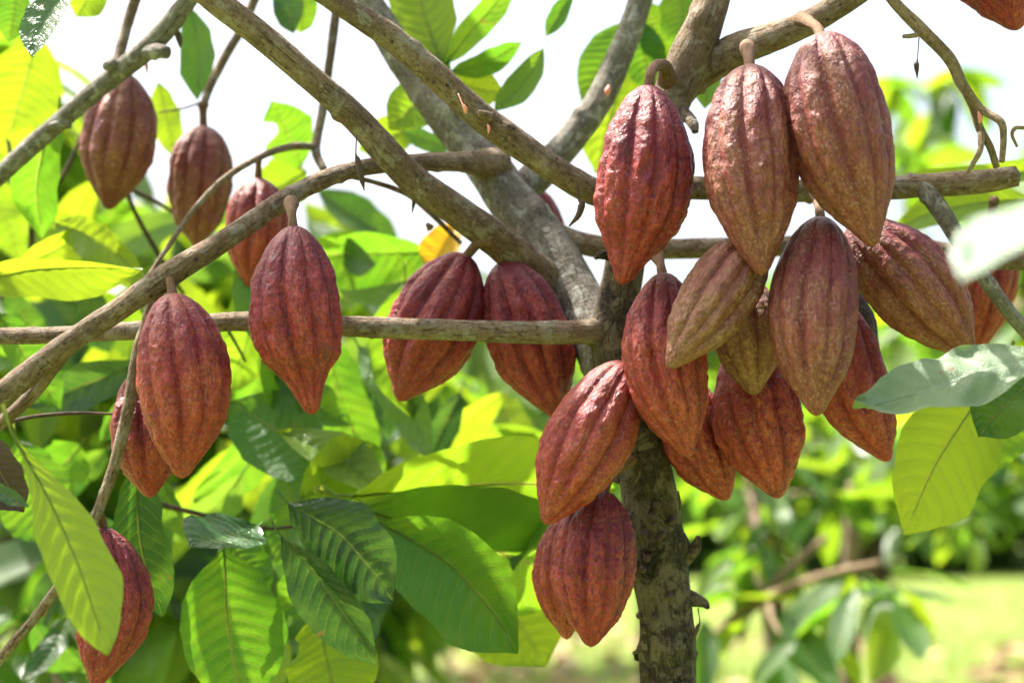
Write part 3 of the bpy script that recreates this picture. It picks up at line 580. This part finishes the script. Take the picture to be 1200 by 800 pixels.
pod('red brown pod leaning with its tip to the lower left, left of the trunk', (736, 424, 1.485), (638, 614, 1.455), 104, 'rust', [(738, 402, 1.53, 10), (738, 414, 1.50, 9)], bow=0, seed=22, spin=.55, wart=1.0)
pod('wrinkled purple red pod hanging lowest on the trunk, below the leaning pod', (706, 574, 1.50), (692, 758, 1.48), 101, 'crimson', [(742, 538, 1.54, 8), (718, 556, 1.52, 8)], bow=0.02, seed=23, spin=.2, wart=1.5)
pod('small rust pod peeping out left behind the lowest pod on the trunk', (668, 600, 1.56), (664, 749, 1.55), 74, 'rust', None, bow=.04, seed=24, wart=1.4)
pod('purple red pod cut off by the top right corner of the photo', (1155, -150, 1.5), (1192, 36, 1.48), 120, 'crimson', [(1150, -180, 1.5, 10), (1153, -165, 1.5, 10)], bow=.06, seed=25, spin=.2)
pod('shaded brown pod hanging behind the right limb fork, left of the blurred pale leaf', (1160, 262, 1.72), (1140, 418, 1.72), 84, 'rust', [(1165, 235, 1.68, 8), (1162, 250, 1.71, 8)], seed=26, wart=.8)
pod('small purple pod peeping out behind the grey limb, left of the pink red pod', (622, 222, 1.80), (655, 310, 1.80), 48, 'crimson', [(612, 205, 1.76, 6), (617, 214, 1.79, 6)], seed=27, hires=False)

# ------------------------------------------------------------------ leaves in or near focus
G = LEAFG
def LF(parent, *a, **k): return leaf(parent, *a, **k)
# big leaves low in the middle
LF(TREE, (408, 578, 1.66), (720, 566, 1.74), 150, .72, quilt=1.3, roll=34, fold=.25, wave=.35, seed=1, bend=-.02, sag=-.02)
LF(TREE, (412, 592, 1.65), (690, 690, 1.76), 178, .66, quilt=1.3, roll=30, fold=.1, wave=.4, seed=2, bend=-.02)
LF(TREE, (440, 612, 1.62), (606, 768, 1.58), 118, .50, quilt=1.4, roll=18, fold=.55, wave=.4, seed=3, bend=-.10)
LF(TREE, (560, 650, 1.80), (640, 780, 1.80), 120, .95, seed=4, wave=.6)
LF(TREE, (338, 590, 1.56), (462, 706, 1.54), 98, .1, mat=G, quilt=1.4, roll=24, fold=.3, wave=.9, seed=5, bend=-.10, curl=-.3)
LF(TREE, (330, 628, 1.55), (440, 778, 1.57), 72, .1, mat=G, quilt=1.4, roll=34, fold=.5, wave=.9, seed=6, bend=-.04)
LF(TREE, (262, 642, 1.62), (285, 830, 1.60), 130, .46, quilt=1.1, roll=-22, fold=.15, wave=.4, seed=7, bend=.02)
LF(TREE, (300, 618, 1.60), (222, 640, 1.50), 95, .25, mat=G, quilt=1.1, roll=56, fold=.2, wave=.8, seed=8)
LF(TREE, (262, 625, 1.66), (312, 708, 1.64), 62, .55, roll=10, fold=.3, wave=.7, seed=9)
LF(TREE, (372, 720, 1.66), (395, 840, 1.64), 105, .95, wave=1.0, seed=10, notch=((1, .3, .1, .3),))
LF(TREE, (420, 640, 1.75), (330, 720, 1.75), 80, .35, seed=11, wave=.7)
LF(TREE, (350, 585, 1.70), (440, 520, 1.74), 70, .75, seed=12, wave=.7, roll=15)
LF(TREE, (380, 560, 1.75), (270, 470, 1.80), 95, .35, seed=13, wave=.6, bend=.05)
# front left leaf and the dark leaf beside it
LF(TL, (14, 512, 1.28), (128, 768, 1.24), 84, 1.0, ob=1.5, quilt=1.0, roll=-26, fold=.12, wave=.4, seed=14, bend=-.04)
LF(TL, (-25, 505, 1.38), (28, 600, 1.38), 60, .0, mat=LEAFB, roll=20, fold=.5, wave=1.0, seed=15)
LF(TL, (-30, 560, 1.36), (34, 594, 1.34), 20, .3, mat=G, roll=20, seed=16)
LF(TL, (160, 540, 1.60), (190, 724, 1.60), 66, .1, roll=8, fold=.3, wave=.6, seed=17, bend=.05)
LF(TL, (20, 515, 1.8), (60, 640, 1.8), 95, .35, roll=18, seed=18, wave=.8, notch=((1, .5, .08, .4),))
LF(TL, (95, 520, 1.9), (60, 560, 1.9), 60, .5, seed=19)
LF(TL, (-30, 330, 1.72), (168, 316, 1.60), 70, 1.0, roll=45, fold=.5, wave=.5, seed=20, bend=-.04)
LF(TL, (15, 318, 1.85), (130, 262, 1.85), 44, .9, roll=25, seed=21, fold=.4)
# right hand leaves
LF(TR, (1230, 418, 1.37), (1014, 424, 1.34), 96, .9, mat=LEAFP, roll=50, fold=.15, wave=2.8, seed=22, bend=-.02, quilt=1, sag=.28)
LF(TR, (1176, 430, 1.60), (1056, 626, 1.57), 146, 1.0, quilt=1.0, roll=-36, fold=.12, wave=.4, seed=23, bend=.06)
LF(TR, (1168, 442, 1.63), (1130, 560, 1.63), 84, .7, roll=-10, seed=24, wave=.5, bend=-.1)
LF(TR, (1215, 438, 1.42), (1146, 512, 1.40), 74, .25, roll=10, seed=25, wave=.7, fold=.1)
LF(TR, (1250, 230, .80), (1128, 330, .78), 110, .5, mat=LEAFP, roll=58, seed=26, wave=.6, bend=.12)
LF(TR, (1275, 185, 1.75), (1050, 212, 1.72), 30, .9, roll=25, seed=27, fold=.4, bend=-.05)
LF(TR, (1215, 236, 1.8), (1042, 268, 1.8), 44, .85, roll=25, seed=28, fold=.4, bend=.05)
LF(TR, (1190, 290, 1.85), (1150, 360, 1.85), 46, .7, seed=29)
# top of the picture
def TOP(b, tp, wpx, tone, **k): LF(TREE, b, tp, wpx, tone, **k)
TOP((520, 75, 1.82), (470, -60, 1.86), 74, .85, roll=10, seed=31, wave=.5)
TOP((520, 78, 1.83), (605, -28, 1.86), 36, .62, roll=20, seed=32, wave=.8)
TOP((526, 84, 1.82), (612, 50, 1.80), 34, .35, roll=30, seed=33, bend=.06)
TOP((522, 92, 1.84), (590, 112, 1.84), 46, .95, roll=0, seed=34)
TOP((520, 86, 1.84), (456, 152, 1.80), 60, .75, roll=0, seed=35)
TOP((530, 90, 1.83), (458, 60, 1.86), 62, .45, roll=20, seed=36)
TOP((636, 56, 1.80), (580, 132, 1.78), 34, .72, roll=12, seed=37, bend=-.06)
TOP((672, -10, 1.82), (640, 44, 1.82), 22, .5, roll=12, seed=38)
TOP((735, 25, 1.95), (680, 120, 1.95), 52, .6, roll=20, seed=39)
TOP((735, 40, 1.98), (698, 205, 1.98), 66, .85, roll=0, seed=40)
TOP((752, 0, 1.96), (785, 75, 1.96), 46, .7, seed=41)
TOP((748, 20, 1.96), (765, 110, 1.96), 50, .45, seed=42)
TOP((800, -30, 1.9), (795, 60, 1.9), 50, .6, seed=43)
TOP((835, 60, 1.75), (826, 128, 1.74), 34, .7, seed=44)
TOP((490, 148, 1.95), (420, 175, 1.92), 50, .85, roll=10, seed=45)
TOP((470, 155, 1.9), (530, 175, 1.88), 28, .2, roll=30, seed=46, mat=G)
LF(TL, (222, 8, 1.95), (232, 118, 1.92), 42, .45, roll=14, seed=47, bend=-.04)
LF(TL, (186, 95, 2.05), (205, 185, 2.05), 36, .85, roll=10, seed=48)
LF(TL, (85, -20, 1.60), (38, 68, 1.56), 52, .3, mat=G, quilt=.3, roll=40, seed=49, bend=.05, fold=.4)
LF(TL, (120, -30, 1.85), (88, 20, 1.85), 44, .8, seed=50)
LF(TL, (20, -25, 1.8), (10, 50, 1.8), 40, .35, seed=51)
LF(TL, (45, 40, 2.0), (10, 165, 2.0), 84, .95, seed=52, wave=.7)
LF(TL, (15, 80, 2.05), (40, 205, 2.1), 70, .9, seed=53)
LF(TL, (355, 195, 1.98), (318, 118, 1.95), 60, .55, seed=54, roll=5, notch=((-1, .65, .12, .7),))
LF(TL, (360, 200, 1.99), (300, 235, 1.97), 60, .75, seed=55)
LF(TL, (330, -30, 1.9), (345, 40, 1.9), 40, .2, mat=G, seed=56, roll=20)
LF(TL, (360, -20, 1.95), (352, 40, 1.95), 36, .7, seed=57)
LF(TREE, (535, 262, 1.95), (500, 318, 1.93), 46, .5, mat=LEAFY, roll=15, seed=58, fold=.4, wave=.8, label='yellow dying leaf')
LF(TREE, (385, 285, 2.0), (440, 310, 1.9), 40, .2, mat=G, roll=30, seed=59)
LF(TREE, (362, 728, 1.9), (382, 752, 1.9), 20, .3, mat=LEAFY, seed=60, label='orange dead leaf')
# layer of leaves behind the left half
extra = [(230, 480, 95), (285, 530, 120), (330, 460, 60), (180, 600, 80), (235, 600, 130), (390, 540, 20), (330, 600, 100), (460, 470, 60), (300, 760, 70), (420, 690, 85), (610, 600, 95),
         (100, 450, 140), (40, 420, 60), (120, 300, 20), (60, 210, 110), (300, 330, 80), (430, 300, 170), (215, 440, 70), (270, 400, 110), (480, 410, 80)]
for k, (x, y, a) in enumerate(extra):
    rs = np.random.default_rng(700+k); L = rs.uniform(120, 175); d = rs.uniform(1.72, 1.98)
    aa = R(a+rs.uniform(-20, 20)); dx, dy = math.cos(aa)*L/2, math.sin(aa)*L/2
    LF(TL if x < 330 else TREE, (x-dx, y-dy, d), (x+dx, y+dy, d+rs.uniform(-.08, .08)), L*rs.uniform(.34, .44), rs.choice([.1, .3, .5, .7, .95]), roll=rs.uniform(-50, 50), bend=rs.uniform(-.1, .1), wave=1.1,
       seed=800+k, fold=rs.uniform(.15, .5), sag=rs.uniform(0, .15), quilt=1.1, mat=(G if rs.random() < .35 else None))
for k in range(30):
    rs = np.random.default_rng(1500+k); x, y = rs.uniform(0, 620), rs.uniform(330, 790); L = rs.uniform(70, 115); d = rs.uniform(1.78, 2.1)
    if y < 420 and x > 420: y += 120
    aa = rs.uniform(.3, 2.8); dx, dy = math.cos(aa)*L/2, math.sin(aa)*L/2
    LF(TL if x < 330 else TREE, (x-dx, y-dy, d), (x+dx, y+dy, d+rs.uniform(-.05, .05)), L*rs.uniform(.34, .46), rs.choice([.0, .15, .3, .6]), roll=rs.uniform(-55, 55), bend=rs.uniform(-.12, .12), wave=1.4,
       seed=1600+k, fold=rs.uniform(.2, .6), sag=rs.uniform(0, .25), mat=(G if rs.random() < .4 else None))
specs = [(40, 260, 10), (20, 400, 30), (60, 470, 80), (130, 420, 110), (255, 300, 160), (240, 370, 60), (110, 330, 200), (170, 280, 150), (420, 260, 200), (450, 330, 150),
         (420, 420, 120), (470, 480, 110), (540, 500, 140), (580, 520, 160), (300, 450, 100), (340, 520, 75), (410, 470, 50), (250, 560, 110), (180, 470, 95), (400, 350, 170),
         (300, 560, 60), (480, 520, 35), (600, 500, 70), (520, 430, 95), (60, 330, 165), (0, 250, 60), (90, 250, 100), (150, 380, 30), (210, 620, 120), (330, 690, 100)]
for k, (x, y, a) in enumerate(specs):
    rs = np.random.default_rng(300+k); L = rs.uniform(120, 190); d = rs.uniform(1.95, 2.7); L *= 1.8/d
    aa = R(a+rs.uniform(-25, 25)); dx, dy = math.cos(aa)*L/2, math.sin(aa)*L/2
    LF(TL if x < 330 else TREE, (x-dx, y-dy, d), (x+dx, y+dy, d+rs.uniform(-.06, .06)), L*rs.uniform(.36, .46), rs.choice([.2, .5, .75, .95, 1.0]), roll=rs.uniform(-45, 45), bend=rs.uniform(-.08, .08), wave=.8,
       seed=400+k, fold=rs.uniform(.1, .4), mat=(G if rs.random() < .25 else None))
# leaves above the frame that throw the dapples
def overhead(parent, n, cx, cy, sx, sy, z0, z1, seed):
    rs = np.random.default_rng(seed)
    P = np.stack([rs.uniform(cx-sx, cx+sx, n), rs.uniform(cy-sy, cy+sy, n), rs.uniform(z0, z1, n)], -1)
    a = rs.uniform(0, 2*np.pi, n); D = unit(np.stack([np.cos(a), np.sin(a), rs.uniform(-.9, .0, n)], -1))
    L = rs.uniform(.16, .28, n); V, F, uv, ta = crown_mesh(P, D, L, L*.2, rs.uniform(.2, .8, n), nu=9, seed=seed)
    obj('crown', V, F, LEAF, parent, attrs={'tone': ('FLOAT', ta)}, uv=uv)
overhead(TREE, 66, -.32, 1.72, .75, .35, 2.15, 2.75, 5)

# ------------------------------------------------------------------ trees behind
def gx(px, d): return ((px-600)/FPX*d, d)
bg_tree('leafy young cacao tree filling the lower left behind the limbs', gx(60, 2.9), at(60, 640, 2.9), [(-60, 330, 330, 860, 2.5, 3.3, 190)], (.3, .95), seed=201, r=.03)
bg_tree('leafy cacao tree behind the big low leaves left of the trunk', gx(400, 3.5), at(400, 600, 3.5), [(200, 600, 330, 640, 3.0, 4.0, 210), (250, 500, 640, 800, 3.2, 4.0, 60)], (.4, 1.0), seed=202, r=.03)
bg_tree('pale leafy cacao tree beyond the upper left pods', gx(-60, 3.2), at(-40, 500, 3.2), [(-80, 90, 20, 330, 2.6, 3.4, 80), (60, 380, 250, 360, 2.8, 3.6, 80)], (.5, 1.0), seed=203, r=.03)
bg_tree('blurred cacao tree hanging its leaves below the pod cluster', gx(905, 4.2), at(880, 560, 4.2), [(830, 1010, 470, 640, 3.6, 4.8, 90)], (.2, 1.0), size=(.10, .18), seed=204, r=.022)
bg_tree('blurred cacao tree with leaves in front of bare branches at right', gx(1010, 4.8), at(1000, 560, 4.8), [(1000, 1220, 440, 620, 4.0, 5.4, 150)], (.1, 1.0), size=(.11, .20), seed=205, r=.03)
SP = bg_tree('low blurred sapling with bare pale branches and long drooping leaves at lower right', gx(815, 3.6), at(822, 775, 3.6), [(1015, 1035, 668, 690, 3.2, 3.4, 14), (905, 925, 735, 750, 3.3, 3.4, 7), (850, 880, 690, 720, 3.5, 3.6, 7)], (.1, 1.0), seed=206, r=.016, size=(.13, .21), nbr=0)
for pts in ([(822, 775, 3.6, 22), (850, 735, 3.6, 17), (900, 700, 3.5, 13), (960, 676, 3.4, 11), (1030, 660, 3.3, 9)], [(880, 712, 3.55, 12), (920, 670, 3.55, 12), (968, 630, 3.55, 9)], [(900, 700, 3.5, 8), (905, 725, 3.4, 7), (918, 748, 3.35, 5)]):
    branch(SP, pts, 'twig', ring=10, step=.02)
bg_tree('tall blurred cacao tree against the sky in the upper right', gx(1260, 5.5), at(1240, 400, 5.5), [(1050, 1260, 90, 260, 4.6, 6.2, 110), (1040, 1260, 250, 460, 5, 6.5, 110)], (.3, .95), seed=207, r=.04)
rs = np.random.default_rng(55); n = 2600; Yl = rs.uniform(5, 24, n); Xl = rs.uniform(-.4, .4, n)*Yl; kk = fbm(np.stack([Xl*.5, Yl*.35, Xl*0+9], -1), 2) > -.05
Xl, Yl = Xl[kk], Yl[kk]; n = len(Xl); a = rs.uniform(0, 2*np.pi, n); D = unit(np.stack([np.cos(a), np.sin(a), rs.uniform(-.05, .25, n)], -1)); L = rs.uniform(.14, .28, n)
V, F, uv, ta = crown_mesh(np.stack([Xl, Yl, np.full(n, .09)], -1), D, L, L*.2, rs.uniform(0, 1, n), nu=5, seed=9)
LIT = leaf_material('dry_fallen_leaf', (.14, .07, .035), (.24, .13, .06), (.36, .24, .13), (.10, .05, .02), (.14, .07, .02), (.2, .1, .03), .55, .15)
tag(obj('leaf_litter', V, F, LIT, attrs={'tone': ('FLOAT', ta)}, uv=uv), 'brown fallen leaves scattered over the sunlit grass', 'leaf litter', kind='stuff')
bg_tree('dark green low cacao bush deep behind the left pods', gx(200, 3.9), at(200, 640, 3.9), [(-80, 360, 240, 840, 3.4, 4.4, 330)], (.0, .6), seed=230, r=.03, size=(.12, .22))
bg_tree('dark green low cacao bush behind the gap under the horizontal limb', gx(480, 4.4), at(480, 600, 4.4), [(340, 640, 400, 700, 4.0, 4.9, 240), (340, 520, 660, 800, 4.0, 4.6, 70)], (.0, .6), seed=231, r=.03, size=(.12, .22))
i = 0
labels = ['far tree with pale crown beyond the lawn behind the trunk', 'far tree beyond the lawn in the gap right of the trunk', 'far tree in deep shade beyond the lawn at right', 'far leafy tree beyond the lawn at the right edge',
          'far tree rising into the hazy gap left of the grey limb', 'far tree beyond the lawn behind the low left leaves', 'far tree beyond the lawn at the left edge', 'far tree just left of the lowest pod, beyond the lawn']
for (px, d, hy, n), lb in zip([(760, 12, 440, 260), (900, 10, 430, 300), (1030, 13, 380, 340), (1215, 11, 330, 340), (440, 14, 300, 420), (300, 11, 380, 320), (90, 12, 300, 420), (600, 15, 420, 300)], labels):
    hw = 130*10/d+20
    bg_tree(lb, gx(px, d), at(px, 590, d), [(px-hw, px+hw, hy, 590, d-1, d+1, n)], (.1, .85), size=(.22, .42), seed=220+i, r=.07, group='cacao trees standing beyond the lawn', bark='dark'); i += 1
# far wood
rs = np.random.default_rng(77); n = 24000
X = rs.uniform(-36, 36, n); Y = rs.uniform(40, 52, n); top = 6.2+3.0*fbm(np.stack([X*.16, Y*.1, X*0+4], -1), 3)
Z = rs.uniform(0, 1, n)**.8*top; a = rs.uniform(0, 2*np.pi, n); D = unit(np.stack([np.cos(a), np.sin(a), rs.uniform(-1, .1, n)], -1))
L = rs.uniform(.5, 1.2, n); V, F, uv, ta = crown_mesh(np.stack([X, Y, Z], -1), D, L, L*.3, np.clip(rs.normal(.4, .25, n), 0, 1), nu=4, seed=7)
tag(obj('far_wood', V, F, LEAF, attrs={'tone': ('FLOAT', ta)}, uv=uv), 'blurred mass of distant green trees closing off the lawn', 'wood', kind='stuff')
